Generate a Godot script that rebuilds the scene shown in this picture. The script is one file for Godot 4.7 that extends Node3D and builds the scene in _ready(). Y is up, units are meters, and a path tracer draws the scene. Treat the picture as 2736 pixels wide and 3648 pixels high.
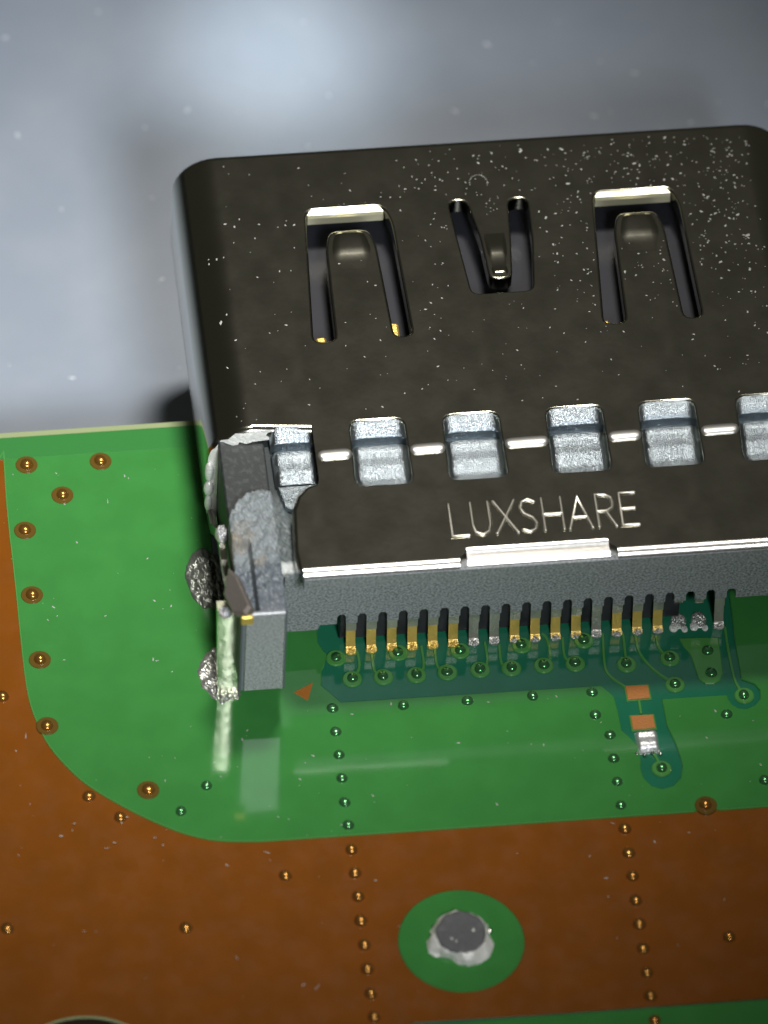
extends Node3D
# A close-up of the rear of a metal port connector soldered to a green circuit board.
# Lengths below are written in millimetres of the real thing and built at 1 unit = 10 mm (S): macro scale.
# x runs along the connector, y up from the board, z towards the camera.

const S := 0.1

const BORDER_CURVE := [Vector2(-9.11, -2.64), Vector2(-9.19, -0.72), Vector2(-9.18, 1.41), Vector2(-9.21, 3.76), Vector2(-9.19, 4.93), Vector2(-9.09, 5.60), Vector2(-8.86, 6.45), Vector2(-8.44, 7.20), Vector2(-8.00, 7.79), Vector2(-7.10, 8.58), Vector2(-6.18, 9.22), Vector2(-5.61, 9.51), Vector2(-5.02, 9.70), Vector2(-4.08, 9.78)]
const HALO_VIAS := [Vector2(-8.59, -2.16), Vector2(-6.77, -2.12), Vector2(-7.80, -1.14), Vector2(-8.81, -0.12), Vector2(-8.82, 1.89), Vector2(-8.81, 3.89), Vector2(-8.81, 5.91), Vector2(-6.58, 8.04), Vector2(6.70, 9.64)]
const COPPER_VIAS := [Vector2(-8.01, 8.09), Vector2(-7.32, 8.78), Vector2(-9.81, 4.90), Vector2(-3.57, 10.84), Vector2(-6.07, 12.18), Vector2(-10.29, 11.84), Vector2(6.75, 13.55)]
const GREEN_VIAS := [Vector2(-5.16, 8.02), Vector2(-5.87, 8.74), Vector2(-0.19, 6.03), Vector2(1.36, 6.01), Vector2(2.94, 5.99), Vector2(4.40, 6.00), Vector2(4.40, 6.68), Vector2(7.56, 6.95), Vector2(8.21, 9.00)]
const SIGNAL_VIAS := [Vector2(-1.34, 5.08), Vector2(-0.58, 5.08), Vector2(0.22, 5.09), Vector2(0.98, 5.07), Vector2(1.78, 5.06), Vector2(2.54, 5.08), Vector2(3.33, 5.06), Vector2(4.10, 5.07), Vector2(5.34, 5.20), Vector2(6.41, 5.10), Vector2(6.43, 5.91), Vector2(8.06, 6.39), Vector2(5.78, 8.42)]
const GROUND_VIAS := [Vector2(-1.66, 4.41), Vector2(-0.14, 4.37), Vector2(1.36, 4.44), Vector2(2.87, 4.40), Vector2(4.39, 4.38)]
const POUR_VIAS := [Vector2(7.36, 4.96), Vector2(7.34, 5.66)]
const POUR_PATCH := [Vector2(6.71, 4.52), Vector2(7.67, 4.57), Vector2(7.64, 5.66), Vector2(7.54, 5.88), Vector2(7.38, 5.98), Vector2(7.17, 5.96), Vector2(7.02, 5.80), Vector2(6.91, 5.00), Vector2(6.78, 4.77)]
const CLEARANCE := [Vector2(-2.01, 3.10), Vector2(-2.05, 3.90), Vector2(-1.94, 4.18), Vector2(-1.87, 4.27), Vector2(-1.98, 4.67), Vector2(-2.05, 4.77), Vector2(-2.10, 5.23), Vector2(-1.68, 5.78), Vector2(4.65, 5.81), Vector2(4.91, 6.15), Vector2(4.95, 6.60), Vector2(4.97, 7.19), Vector2(5.19, 7.51), Vector2(5.30, 7.73), Vector2(5.32, 8.12), Vector2(5.28, 8.40), Vector2(5.32, 8.68), Vector2(5.48, 8.93), Vector2(5.71, 9.04), Vector2(5.98, 8.98), Vector2(6.20, 8.76), Vector2(6.29, 8.41), Vector2(6.28, 8.16), Vector2(6.20, 7.69), Vector2(6.07, 7.12), Vector2(6.05, 6.34), Vector2(7.65, 6.35), Vector2(7.67, 6.49), Vector2(7.73, 6.65), Vector2(7.88, 6.78), Vector2(8.05, 6.81), Vector2(8.27, 6.72), Vector2(8.43, 6.54), Vector2(8.45, 6.27), Vector2(8.35, 6.08), Vector2(8.16, 5.96), Vector2(8.05, 5.90), Vector2(8.04, 4.90), Vector2(8.09, 3.50)]
const TRACES := [
	[Vector2(-1.13, 4.23), Vector2(-1.10, 4.70), Vector2(-1.22, 4.94), Vector2(-1.33, 5.07)],
	[Vector2(-0.78, 4.26), Vector2(-0.80, 4.83), Vector2(-0.71, 5.02), Vector2(-0.58, 5.08)],
	[Vector2(0.44, 4.22), Vector2(0.45, 4.84), Vector2(0.35, 5.00), Vector2(0.22, 5.09)],
	[Vector2(0.76, 4.29), Vector2(0.74, 4.83), Vector2(0.82, 5.01), Vector2(0.98, 5.07)],
	[Vector2(1.99, 4.23), Vector2(2.00, 4.83), Vector2(1.91, 4.99), Vector2(1.78, 5.05)],
	[Vector2(2.33, 4.34), Vector2(2.30, 4.88), Vector2(2.38, 5.03), Vector2(2.54, 5.07)],
	[Vector2(3.40, 4.09), Vector2(3.51, 4.21), Vector2(3.54, 4.81), Vector2(3.46, 4.99), Vector2(3.33, 5.05)],
	[Vector2(3.89, 4.25), Vector2(3.85, 4.81), Vector2(3.94, 4.99), Vector2(4.11, 5.06)],
	[Vector2(4.88, 4.22), Vector2(4.79, 5.18), Vector2(4.85, 5.51), Vector2(5.22, 5.88)],
	[Vector2(5.37, 4.26), Vector2(5.35, 4.74), Vector2(5.34, 5.20)],
	[Vector2(5.66, 4.28), Vector2(5.66, 4.81), Vector2(5.83, 5.21), Vector2(6.06, 5.54), Vector2(6.43, 5.90)],
	[Vector2(6.16, 4.38), Vector2(6.16, 4.71), Vector2(6.25, 4.93), Vector2(6.41, 5.09)],
	[Vector2(7.87, 4.28), Vector2(7.85, 4.93), Vector2(7.87, 5.57), Vector2(7.90, 6.01), Vector2(8.06, 6.38)],
	[Vector2(5.50, 6.32), Vector2(5.50, 6.74)],
	[Vector2(5.61, 7.85), Vector2(5.72, 8.14), Vector2(5.78, 8.41)],
]
const PADS := [Vector2(5.50, 6.09), Vector2(5.51, 7.00), Vector2(5.54, 7.61)]
const TRIANGLE := [Vector2(-2.80, 5.40), Vector2(-2.30, 5.14), Vector2(-2.48, 5.68)]
const LOWER_BAND := [Vector2(0.17, 15.38), Vector2(1.84, 15.41), Vector2(7.43, 15.39)]
const HOLE := [Vector2(-8.84, 16.52)]

var M := {}
var rng := RandomNumberGenerator.new()


# ---------------------------------------------------------------- mesh helpers
class Shape:
	var v := PackedVector3Array()
	var n := PackedVector3Array()
	var c := PackedColorArray()
	var tint := Color.WHITE

	func tri(a: Vector3, b: Vector3, d: Vector3, na: Vector3, nb: Vector3, nd: Vector3, ca := Color(-1, 0, 0), cb := Color.WHITE, cd := Color.WHITE) -> void:
		if (b - a).cross(d - a).dot(na + nb + nd) > 0.0:
			v.append_array([a, d, b]); n.append_array([na, nd, nb])
			c.append_array([tint, tint, tint] if ca.r < 0.0 else [ca, cd, cb])
		else:
			v.append_array([a, b, d]); n.append_array([na, nb, nd])
			c.append_array([tint, tint, tint] if ca.r < 0.0 else [ca, cb, cd])

	func quad(a: Vector3, b: Vector3, d: Vector3, e: Vector3, na: Vector3, nb: Vector3, nd: Vector3, ne: Vector3) -> void:
		tri(a, b, d, na, nb, nd)
		tri(a, d, e, na, nd, ne)

	func flat(a: Vector3, b: Vector3, d: Vector3, e: Vector3, toward: Vector3) -> void:
		var g := (b - a).cross(d - a)
		if g.length_squared() < 1e-12:
			g = (d - a).cross(e - a)
		g = g.normalized()
		if g.dot(toward) < 0.0:
			g = -g
		quad(a, b, d, e, g, g, g, g)

	func strip(p: PackedVector3Array, q: PackedVector3Array, np: PackedVector3Array, nq: PackedVector3Array, closed := false) -> void:
		var m := p.size()
		for i in (m if closed else m - 1):
			var j := (i + 1) % m
			quad(p[i], p[j], q[j], q[i], np[i], np[j], nq[j], nq[i])

	func mesh(colored := false) -> ArrayMesh:
		var a := []
		a.resize(Mesh.ARRAY_MAX)
		var w := v.duplicate()
		for i in w.size():
			w[i] *= 0.1
		a[Mesh.ARRAY_VERTEX] = w
		a[Mesh.ARRAY_NORMAL] = n
		if colored:
			a[Mesh.ARRAY_COLOR] = c
		var m := ArrayMesh.new()
		m.add_surface_from_arrays(Mesh.PRIMITIVE_TRIANGLES, a)
		return m


func xz(p: Vector2, y: float) -> Vector3:
	return Vector3(p.x, y, p.y)


func outward(poly: Array) -> PackedVector2Array:      # unit mitre normals that point out of a closed outline
	var area := 0.0
	var m := poly.size()
	for i in m:
		area += poly[i].cross(poly[(i + 1) % m])
	var sgn := 1.0 if area > 0.0 else -1.0
	var out := PackedVector2Array()
	for i in m:
		var e0: Vector2 = (poly[i] - poly[(i + m - 1) % m]).normalized()
		var e1: Vector2 = (poly[(i + 1) % m] - poly[i]).normalized()
		var n0 := Vector2(e0.y, -e0.x) * sgn
		var n1 := Vector2(e1.y, -e1.x) * sgn
		var b := (n0 + n1).normalized()
		out.append(b / maxf(0.5, b.dot(n0)))
	return out


func along(line: Array, side: float) -> PackedVector2Array:   # the same for an open polyline
	var out := PackedVector2Array()
	var m := line.size()
	for i in m:
		var e0: Vector2 = (line[i] - line[maxi(i - 1, 0)]).normalized()
		var e1: Vector2 = (line[mini(i + 1, m - 1)] - line[i]).normalized()
		if i == 0: e0 = e1
		if i == m - 1: e1 = e0
		var n0 := Vector2(e0.y, -e0.x) * side
		var n1 := Vector2(e1.y, -e1.x) * side
		var b := (n0 + n1).normalized()
		out.append(b / maxf(0.5, b.dot(n0)))
	return out


func grown(poly: Array, d: float) -> Array:
	var nn := outward(poly)
	var out := []
	for i in poly.size():
		out.append(poly[i] + nn[i] * d)
	return out


func fill(s: Shape, poly: Array, y: float) -> void:
	var p := PackedVector2Array(poly)
	var ix := Geometry2D.triangulate_polygon(p)
	for k in range(0, ix.size(), 3):
		s.tri(xz(p[ix[k]], y), xz(p[ix[k + 1]], y), xz(p[ix[k + 2]], y), Vector3.UP, Vector3.UP, Vector3.UP)


func slab(poly: Array, y0: float, y1: float, bevel := 0.0) -> Shape:   # a sheet with bevelled upper edge
	var s := Shape.new()
	var nn := outward(poly)
	var top := grown(poly, -bevel) if bevel > 0.0 else poly
	fill(s, top, y1)
	var m := poly.size()
	for i in m:
		var j := (i + 1) % m
		var o := Vector3(nn[i].x + nn[j].x, 0, nn[i].y + nn[j].y)
		if bevel > 0.0:
			s.flat(xz(top[i], y1), xz(top[j], y1), xz(poly[j], y1 - bevel), xz(poly[i], y1 - bevel), o + Vector3.UP)
		s.flat(xz(poly[i], y1 - bevel), xz(poly[j], y1 - bevel), xz(poly[j], y0), xz(poly[i], y0), o)
	return s


func rounded(s: Shape, line: Array, nn: PackedVector2Array, y: float, r: float, down: float, closed: bool, into: bool, tilt := 0.0, turn := 1.0) -> void:
	# a rounded edge that starts flush with a sheet at height y and turns down; into = the edge of a hole
	var last := PackedVector3Array()
	var last_n := PackedVector3Array()
	for k in 7:
		var t := minf(k, 5) / 5.0 * PI / 2.0 * turn
		var p := PackedVector3Array()
		var q := PackedVector3Array()
		for i in line.size():
			var o := nn[i].normalized()
			var d := r * (1.0 - sin(t)) if into else r * sin(t)
			var h := y - r * (1.0 - cos(t))
			if k == 6:
				h = y - down
				d += (-tilt if into else tilt)
			p.append(xz(line[i] + nn[i] * d, h))
			var f := Vector3(o.x, 0, o.y) * (-1.0 if into else 1.0)
			q.append((Vector3.UP * cos(t) + f * sin(t)).normalized())
		if k:
			s.strip(last, p, last_n, q, closed)
		last = p
		last_n = q


func lathe(profile: Array, segs := 20, centre := Vector3.ZERO, wobble := 0.0, noise: FastNoiseLite = null, sx := 1.0, sz := 1.0) -> Shape:   # profile of (radius, height)
	var s := Shape.new()
	var rows := []
	for k in profile.size():
		var row := PackedVector3Array()
		for i in segs:
			var a := TAU * i / segs
			var r: float = profile[k].x
			var h: float = profile[k].y
			if noise:
				r *= 1.0 + wobble * noise.get_noise_3d(cos(a) * 40.0, sin(a) * 40.0, h * 60.0)
				h += wobble * 0.35 * noise.get_noise_3d(cos(a) * r * 130.0 + 50.0, sin(a) * r * 130.0, 9.0)
			row.append(centre + Vector3(cos(a) * r * sx, h, sin(a) * r * sz))
		rows.append(row)
	var norm := []
	for k in rows.size():
		var row := PackedVector3Array()
		for i in segs:
			var du: Vector3 = rows[k][(i + 1) % segs] - rows[k][(i + segs - 1) % segs]
			var dv: Vector3 = rows[mini(k + 1, rows.size() - 1)][i] - rows[maxi(k - 1, 0)][i]
			var g := dv.cross(du)
			if g.length_squared() < 1e-14:
				g = Vector3.UP
			g = g.normalized()
			var away: Vector3 = rows[k][i] - centre
			if g.dot(Vector3(away.x, 0.02, away.z)) < 0.0 and profile[k].x > 0.01:
				g = -g
			row.append(g)
		norm.append(row)
	for k in rows.size() - 1:
		s.strip(rows[k], rows[k + 1], norm[k], norm[k + 1], true)
	return s


func dome(r: float, h: float, segs := 20, rings := 7) -> Array:      # from the rim up to the apex, with a small flare at the foot
	var p := [Vector2(r * 1.10, -0.005), Vector2(r * 1.03, h * 0.10)]
	for k in range(0, rings + 1):
		var t := PI / 2.0 * k / rings
		p.append(Vector2(maxf(r * cos(t), 0.0004), h * 0.16 + h * 0.84 * sin(t)))
	return p


func bar(line: Array, width: float, y0: float, h: float) -> Shape:      # a low strip with bevelled sides along a polyline
	var s := Shape.new()
	var nn := along(line, 1.0)
	var rows := []
	for o in [[-0.5, 0.0], [-0.32, 1.0], [0.32, 1.0], [0.5, 0.0]]:
		var row := PackedVector3Array()
		for i in line.size():
			row.append(xz(line[i] + nn[i] * width * o[0], y0 + h * o[1]))
		rows.append(row)
	for k in 3:
		for i in line.size() - 1:
			s.flat(rows[k][i], rows[k][i + 1], rows[k + 1][i + 1], rows[k + 1][i], Vector3.UP)
	return s


func smooth_line(line: Array, times := 2) -> Array:     # corner cutting
	var p := line
	for k in times:
		var q := [p[0]]
		for i in p.size() - 1:
			q.append(p[i].lerp(p[i + 1], 0.25)); q.append(p[i].lerp(p[i + 1], 0.75))
		q.append(p[-1])
		p = q
	return p


func stroke(line: Array, r: float, y: float, h: float) -> Shape:        # half-round ridge with round ends
	var s := Shape.new()
	var nn := along(line, 1.0)
	var m := line.size()
	var pts := []
	var wid := []
	var nrm := []
	var d0: Vector2 = (line[0] - line[1]).normalized()
	var d1: Vector2 = (line[m - 1] - line[m - 2]).normalized()
	for k in 3:
		var t := PI / 2.0 * k / 3.0
		pts.append(line[0] + d0 * r * cos(t)); wid.append(sin(t) + 0.02); nrm.append(nn[0].normalized())
	for i in m:
		pts.append(line[i]); wid.append(1.0); nrm.append(nn[i])
	for k in 3:
		var t := PI / 2.0 * (k + 1) / 3.0
		pts.append(line[m - 1] + d1 * r * sin(t)); wid.append(cos(t) + 0.02); nrm.append(nn[m - 1].normalized())
	var rows := []
	for k in 7:
		var a := PI * k / 6.0
		var row := PackedVector3Array()
		for i in pts.size():
			row.append(xz(pts[i] + nrm[i] * cos(a) * r * wid[i], y + sin(a) * h * sqrt(wid[i]) - 0.004))
		rows.append(row)
	var norms := []
	for k in 7:
		var row := PackedVector3Array()
		for i in pts.size():
			var du: Vector3 = rows[k][mini(i + 1, pts.size() - 1)] - rows[k][maxi(i - 1, 0)]
			var dv: Vector3 = rows[mini(k + 1, 6)][i] - rows[maxi(k - 1, 0)][i]
			var g := du.cross(dv).normalized()
			if g.y < 0.0: g = -g
			row.append(g)
		norms.append(row)
	for k in 6:
		s.strip(rows[k], rows[k + 1], norms[k], norms[k + 1])
	return s


func prism(poly: Array, z0: float, z1: float) -> Shape:      # an outline in x and y, run from z0 (far) to z1 (near)
	var s := Shape.new()
	var p := PackedVector2Array(poly)
	var ix := Geometry2D.triangulate_polygon(p)
	for k in range(0, ix.size(), 3):
		for z in [z0, z1]:
			var f := Vector3(0, 0, 1.0 if z == z1 else -1.0)
			s.tri(Vector3(p[ix[k]].x, p[ix[k]].y, z), Vector3(p[ix[k + 1]].x, p[ix[k + 1]].y, z), Vector3(p[ix[k + 2]].x, p[ix[k + 2]].y, z), f, f, f)
	var nn := outward(poly)
	for i in poly.size():
		var j := (i + 1) % poly.size()
		var e: Vector2 = poly[j] - poly[i]
		var o := Vector3(e.y, -e.x, 0)
		if o.dot(Vector3(nn[i].x + nn[j].x, nn[i].y + nn[j].y, 0)) < 0.0: o = -o
		s.flat(Vector3(poly[i].x, poly[i].y, z0), Vector3(poly[j].x, poly[j].y, z0), Vector3(poly[j].x, poly[j].y, z1), Vector3(poly[i].x, poly[i].y, z1), o)
	return s


func sweep(profile: Array, x0: float, x1: float) -> Shape:      # a profile of (z, y), run along x; each face flat
	var s := Shape.new()
	for i in profile.size() - 1:
		var a: Vector2 = profile[i]
		var b: Vector2 = profile[i + 1]
		var e := b - a
		var o := Vector3(0, e.x, -e.y)
		s.flat(Vector3(x0, a.y, a.x), Vector3(x1, a.y, a.x), Vector3(x1, b.y, b.x), Vector3(x0, b.y, b.x), o)
	return s


func bevelled_box(c: Vector3, size: Vector3, b: float) -> Shape:
	var s := Shape.new()
	var h := size / 2.0
	for ax in 3:
		var u := (ax + 1) % 3
		var w := (ax + 2) % 3
		for sg in [-1.0, 1.0]:
			var f := Vector3.ZERO
			f[ax] = sg
			var q := []
			for k in [[-1, -1], [1, -1], [1, 1], [-1, 1]]:
				var p := Vector3.ZERO
				p[ax] = sg * h[ax]; p[u] = k[0] * (h[u] - b); p[w] = k[1] * (h[w] - b)
				q.append(c + p)
			s.flat(q[0], q[1], q[2], q[3], f)
		for su in [-1.0, 1.0]:
			for sw in [-1.0, 1.0]:
				var q := []
				for k in [[0, -1], [0, 1], [1, 1], [1, -1]]:
					var p := Vector3.ZERO
					p[ax] = k[1] * (h[ax] - b)
					p[u] = su * (h[u] - (b if k[0] == 1 else 0.0))
					p[w] = sw * (h[w] - (0.0 if k[0] == 1 else b))
					q.append(c + p)
				var o := Vector3.ZERO
				o[u] = su; o[w] = sw
				s.flat(q[0], q[1], q[2], q[3], o)
	for i in 8:
		var g := Vector3(1 if i & 1 else -1, 1 if i & 2 else -1, 1 if i & 4 else -1)
		var k := g * h
		var f := g.normalized()
		s.tri(c + k - Vector3(0, g.y * b, g.z * b), c + k - Vector3(g.x * b, 0, g.z * b), c + k - Vector3(g.x * b, g.y * b, 0), f, f, f)
	return s


func disc(centre: Vector2, r: float, y: float, h: float, segs := 28) -> Shape:
	var p := []
	for i in segs:
		p.append(centre + Vector2(cos(TAU * i / segs), sin(TAU * i / segs)) * r)
	return slab(p, y - 0.02, y + h, h * 0.6)


func part(called: String, m: Mesh, mat: Material, parent: Node3D, at := Vector3.ZERO, label := "") -> MeshInstance3D:
	var o := MeshInstance3D.new()
	o.name = called
	o.mesh = m
	o.material_override = mat
	o.position = at * S
	if label:
		o.set_meta("label", label)
	parent.add_child(o, true)
	return o


func thing(called: String, label: String, category: String, at := Vector3.ZERO, kind := "") -> Node3D:
	var o := Node3D.new()
	o.name = called
	o.position = at * S
	o.set_meta("label", label)
	if category: o.set_meta("category", category)
	if kind: o.set_meta("kind", kind)
	add_child(o, true)
	return o


func grain(seed_: int, freq: float, size := 512, normal := false, strength := 4.0, octaves := 4, kind := FastNoiseLite.TYPE_SIMPLEX_SMOOTH) -> NoiseTexture2D:
	var f := FastNoiseLite.new()
	f.seed = seed_
	f.frequency = freq
	f.noise_type = kind
	f.fractal_octaves = octaves
	var t := NoiseTexture2D.new()
	t.width = size
	t.height = size
	t.seamless = true
	t.noise = f
	t.as_normal_map = normal
	t.bump_strength = strength
	return t


func ramp(t: NoiseTexture2D, colours: Array, places: Array) -> NoiseTexture2D:
	var g := Gradient.new()
	g.offsets = PackedFloat32Array(places)
	g.colors = PackedColorArray(colours)
	t.color_ramp = g
	return t


func lin(r: float, g: float, b: float) -> Color:
	return Color(r, g, b).linear_to_srgb()


func mat(called: String, colour: Color, rough: float, metal := 0.0, spec := 0.5) -> StandardMaterial3D:
	var m := StandardMaterial3D.new()
	m.resource_name = called
	m.albedo_color = colour
	m.roughness = rough
	m.metallic = metal
	m.metallic_specular = spec
	m.uv1_triplanar = true
	m.uv1_scale = Vector3.ONE
	M[called] = m
	return m


func bumpy(m: StandardMaterial3D, t: Texture2D, scale: float, amount: float) -> void:
	m.normal_enabled = true
	m.normal_texture = t
	m.normal_scale = amount
	m.uv1_scale = Vector3.ONE * scale


func materials() -> void:
	var tint := ramp(grain(3, 0.012, 512), [Color(0.96, 0.965, 0.96), Color(1, 1, 1)], [0.25, 0.75])
	var fine := grain(5, 0.05, 512, true, 6.0, 3)
	var coarse := grain(8, 0.03, 512, true, 10.0, 4)
	var gloss := ramp(grain(15, 0.02, 512, false, 1.0, 5), [Color(0.75, 0.75, 0.75), Color(1, 1, 1)], [0.3, 0.75])
	var m := mat("solder_mask_green", lin(0.050, 0.240, 0.052), 0.09)
	m.albedo_texture = tint
	bumpy(m, grain(11, 0.008, 512, true, 3.0, 3), 1.1, 0.04)
	m = mat("laminate_green", lin(0.018, 0.165, 0.088), 0.09)
	m.albedo_texture = tint
	bumpy(m, grain(12, 0.008, 512, true, 3.0, 3), 1.1, 0.04)
	m = mat("edge_green", lin(0.043, 0.205, 0.050), 0.1)
	m = mat("leg_reflection_metal", lin(0.86, 0.88, 0.66), 0.26, 0.9)  # yellow-green of the reflected board is put into the albedo
	bumpy(m, coarse, 2.0, 0.03)
	m = mat("flap_metal", lin(0.34, 0.30, 0.27), 0.42, 0.75)
	bumpy(m, fine, 3.0, 0.2)
	m = mat("bead_metal", lin(0.62, 0.61, 0.58), 0.40, 0.9)
	m = mat("block_plastic", lin(0.34, 0.355, 0.365), 0.26, 0.0, 0.85)
	m.albedo_texture = ramp(grain(36, 0.10, 512, false, 1.0, 4), [Color(0.66, 0.66, 0.66), Color(0.9, 0.9, 0.9), Color(1, 1, 1)], [0.2, 0.55, 0.85])
	bumpy(m, grain(37, 0.12, 512, true, 6.0, 3), 2.6, 0.05)
	m = mat("reflection_tint_metal", lin(0.84, 0.80, 0.55), 0.36, 0.7)  # yellow tint stands in for the board reflected in the slot edges
	m = mat("edge_metal", lin(0.66, 0.64, 0.60), 0.27, 1.0)
	bumpy(m, fine, 3.0, 0.03)
	m = mat("mask_over_copper", lin(0.222, 0.066, 0.005), 0.2)
	m.roughness_texture = gloss
	m.albedo_texture = tint
	bumpy(m, grain(13, 0.008, 512, true, 3.0, 3), 1.1, 0.05)
	m = mat("trace_green", lin(0.075, 0.270, 0.060), 0.15)
	m = mat("via_green", lin(0.10, 0.30, 0.12), 0.2, 0.75)
	m = mat("via_brown", lin(0.42, 0.20, 0.045), 0.22, 0.8)
	m = mat("bare_laminate", lin(0.27, 0.32, 0.15), 0.6)
	m = mat("halo_brown", lin(0.12, 0.070, 0.012), 0.15)
	m = mat("copper", lin(0.48, 0.17, 0.025), 0.45)
	bumpy(m, fine, 6.0, 0.6)
	m = mat("shell_metal", lin(0.40, 0.39, 0.32), 0.165, 1.0)
	m.roughness_texture = ramp(grain(16, 0.006, 512, false, 1.0, 5), [Color(0.90, 0.90, 0.90), Color(1, 1, 1)], [0.2, 0.8])
	bumpy(m, grain(21, 0.03, 512, true, 4.0, 4), 2.2, 0.018)
	m = mat("finger_metal", lin(0.40, 0.38, 0.32), 0.26, 1.0)
	bumpy(m, coarse, 6.0, 0.06)
	m = mat("cut_metal", lin(0.72, 0.70, 0.60), 0.27, 1.0)
	bumpy(m, fine, 3.0, 0.12)
	m = mat("matte_tin", lin(0.37, 0.42, 0.455), 0.29, 1.0)
	bumpy(m, grain(61, 0.10, 512, true, 8.0, 3), 5.0, 0.5)
	m = mat("torn_metal", lin(0.86, 0.86, 0.80), 0.42, 0.2)
	bumpy(m, coarse, 5.0, 0.5)
	m = mat("crust", lin(0.30, 0.32, 0.29), 0.40, 0.75)
	bumpy(m, coarse, 2.0, 0.2)
	m = mat("solder_dull", lin(0.66, 0.67, 0.62), 0.36, 0.85)
	bumpy(m, coarse, 3.0, 0.35)
	m = mat("hole_shade", lin(0.05, 0.028, 0.014), 0.5)  # dark brown painted in for the unlit inside of the hole
	m = mat("gold", lin(0.90, 0.62, 0.16), 0.38, 0.7)
	bumpy(m, fine, 7.0, 0.5)
	m = mat("pin_tin", lin(0.52, 0.49, 0.42), 0.36, 0.8)
	bumpy(m, fine, 6.0, 0.5)
	m = mat("solder", lin(0.72, 0.72, 0.68), 0.2, 1.0)
	bumpy(m, coarse, 3.0, 0.4)
	m = mat("solder_smooth", lin(0.80, 0.80, 0.80), 0.42, 0.7)
	bumpy(m, coarse, 3.0, 0.3)
	m = mat("grey_plastic", lin(0.37, 0.39, 0.40), 0.38, 0.0, 0.5)
	m.albedo_texture = ramp(grain(31, 0.09, 512, false, 1.0, 4), [Color(0.62, 0.62, 0.62), Color(0.92, 0.92, 0.92), Color(1, 1, 1)], [0.2, 0.6, 0.85])
	bumpy(m, grain(32, 0.12, 512, true, 6.0, 3), 2.6, 0.12)
	m = mat("scuffed_plastic", Color.WHITE, 0.6)
	m.vertex_color_use_as_albedo = true
	bumpy(m, grain(33, 0.12, 512, true, 6.0, 5), 2.6, 0.14)
	m = mat("dark_plastic", lin(0.012, 0.012, 0.015), 0.5)
	m = mat("slot_dark", lin(0.02, 0.02, 0.026), 0.35)
	m = mat("flake", lin(0.46, 0.46, 0.43), 0.5)
	m = mat("pale_flake", lin(0.85, 0.87, 0.9), 0.5)
	m = mat("surface", lin(0.315, 0.355, 0.415), 0.42)
	m.albedo_texture = ramp(grain(41, 0.006, 1024, false, 1.0, 5), [Color(0.95, 0.96, 0.97), Color(1, 1, 1)], [0.2, 0.8])
	bumpy(m, grain(42, 0.02, 1024, true, 4.0, 4), 0.35, 0.05)


# ---------------------------------------------------------------- the board
func via(mesh: Mesh, m: Material, b: Node3D, p: Vector2, y: float) -> void:
	var o := part("via", mesh, m, b, xz(p + Vector2(rng.randf_range(-0.012, 0.012), rng.randf_range(-0.012, 0.012)), y))
	o.rotation.y = rng.randf() * TAU
	o.scale = Vector3(rng.randf_range(0.93, 1.07), rng.randf_range(0.8, 1.15), rng.randf_range(0.93, 1.07))


func circle_points(c: Vector2, r: float, segs: int) -> Array:
	var p := []
	for i in segs:
		p.append(c + Vector2(cos(TAU * i / segs), sin(TAU * i / segs)) * r)
	return p


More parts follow.
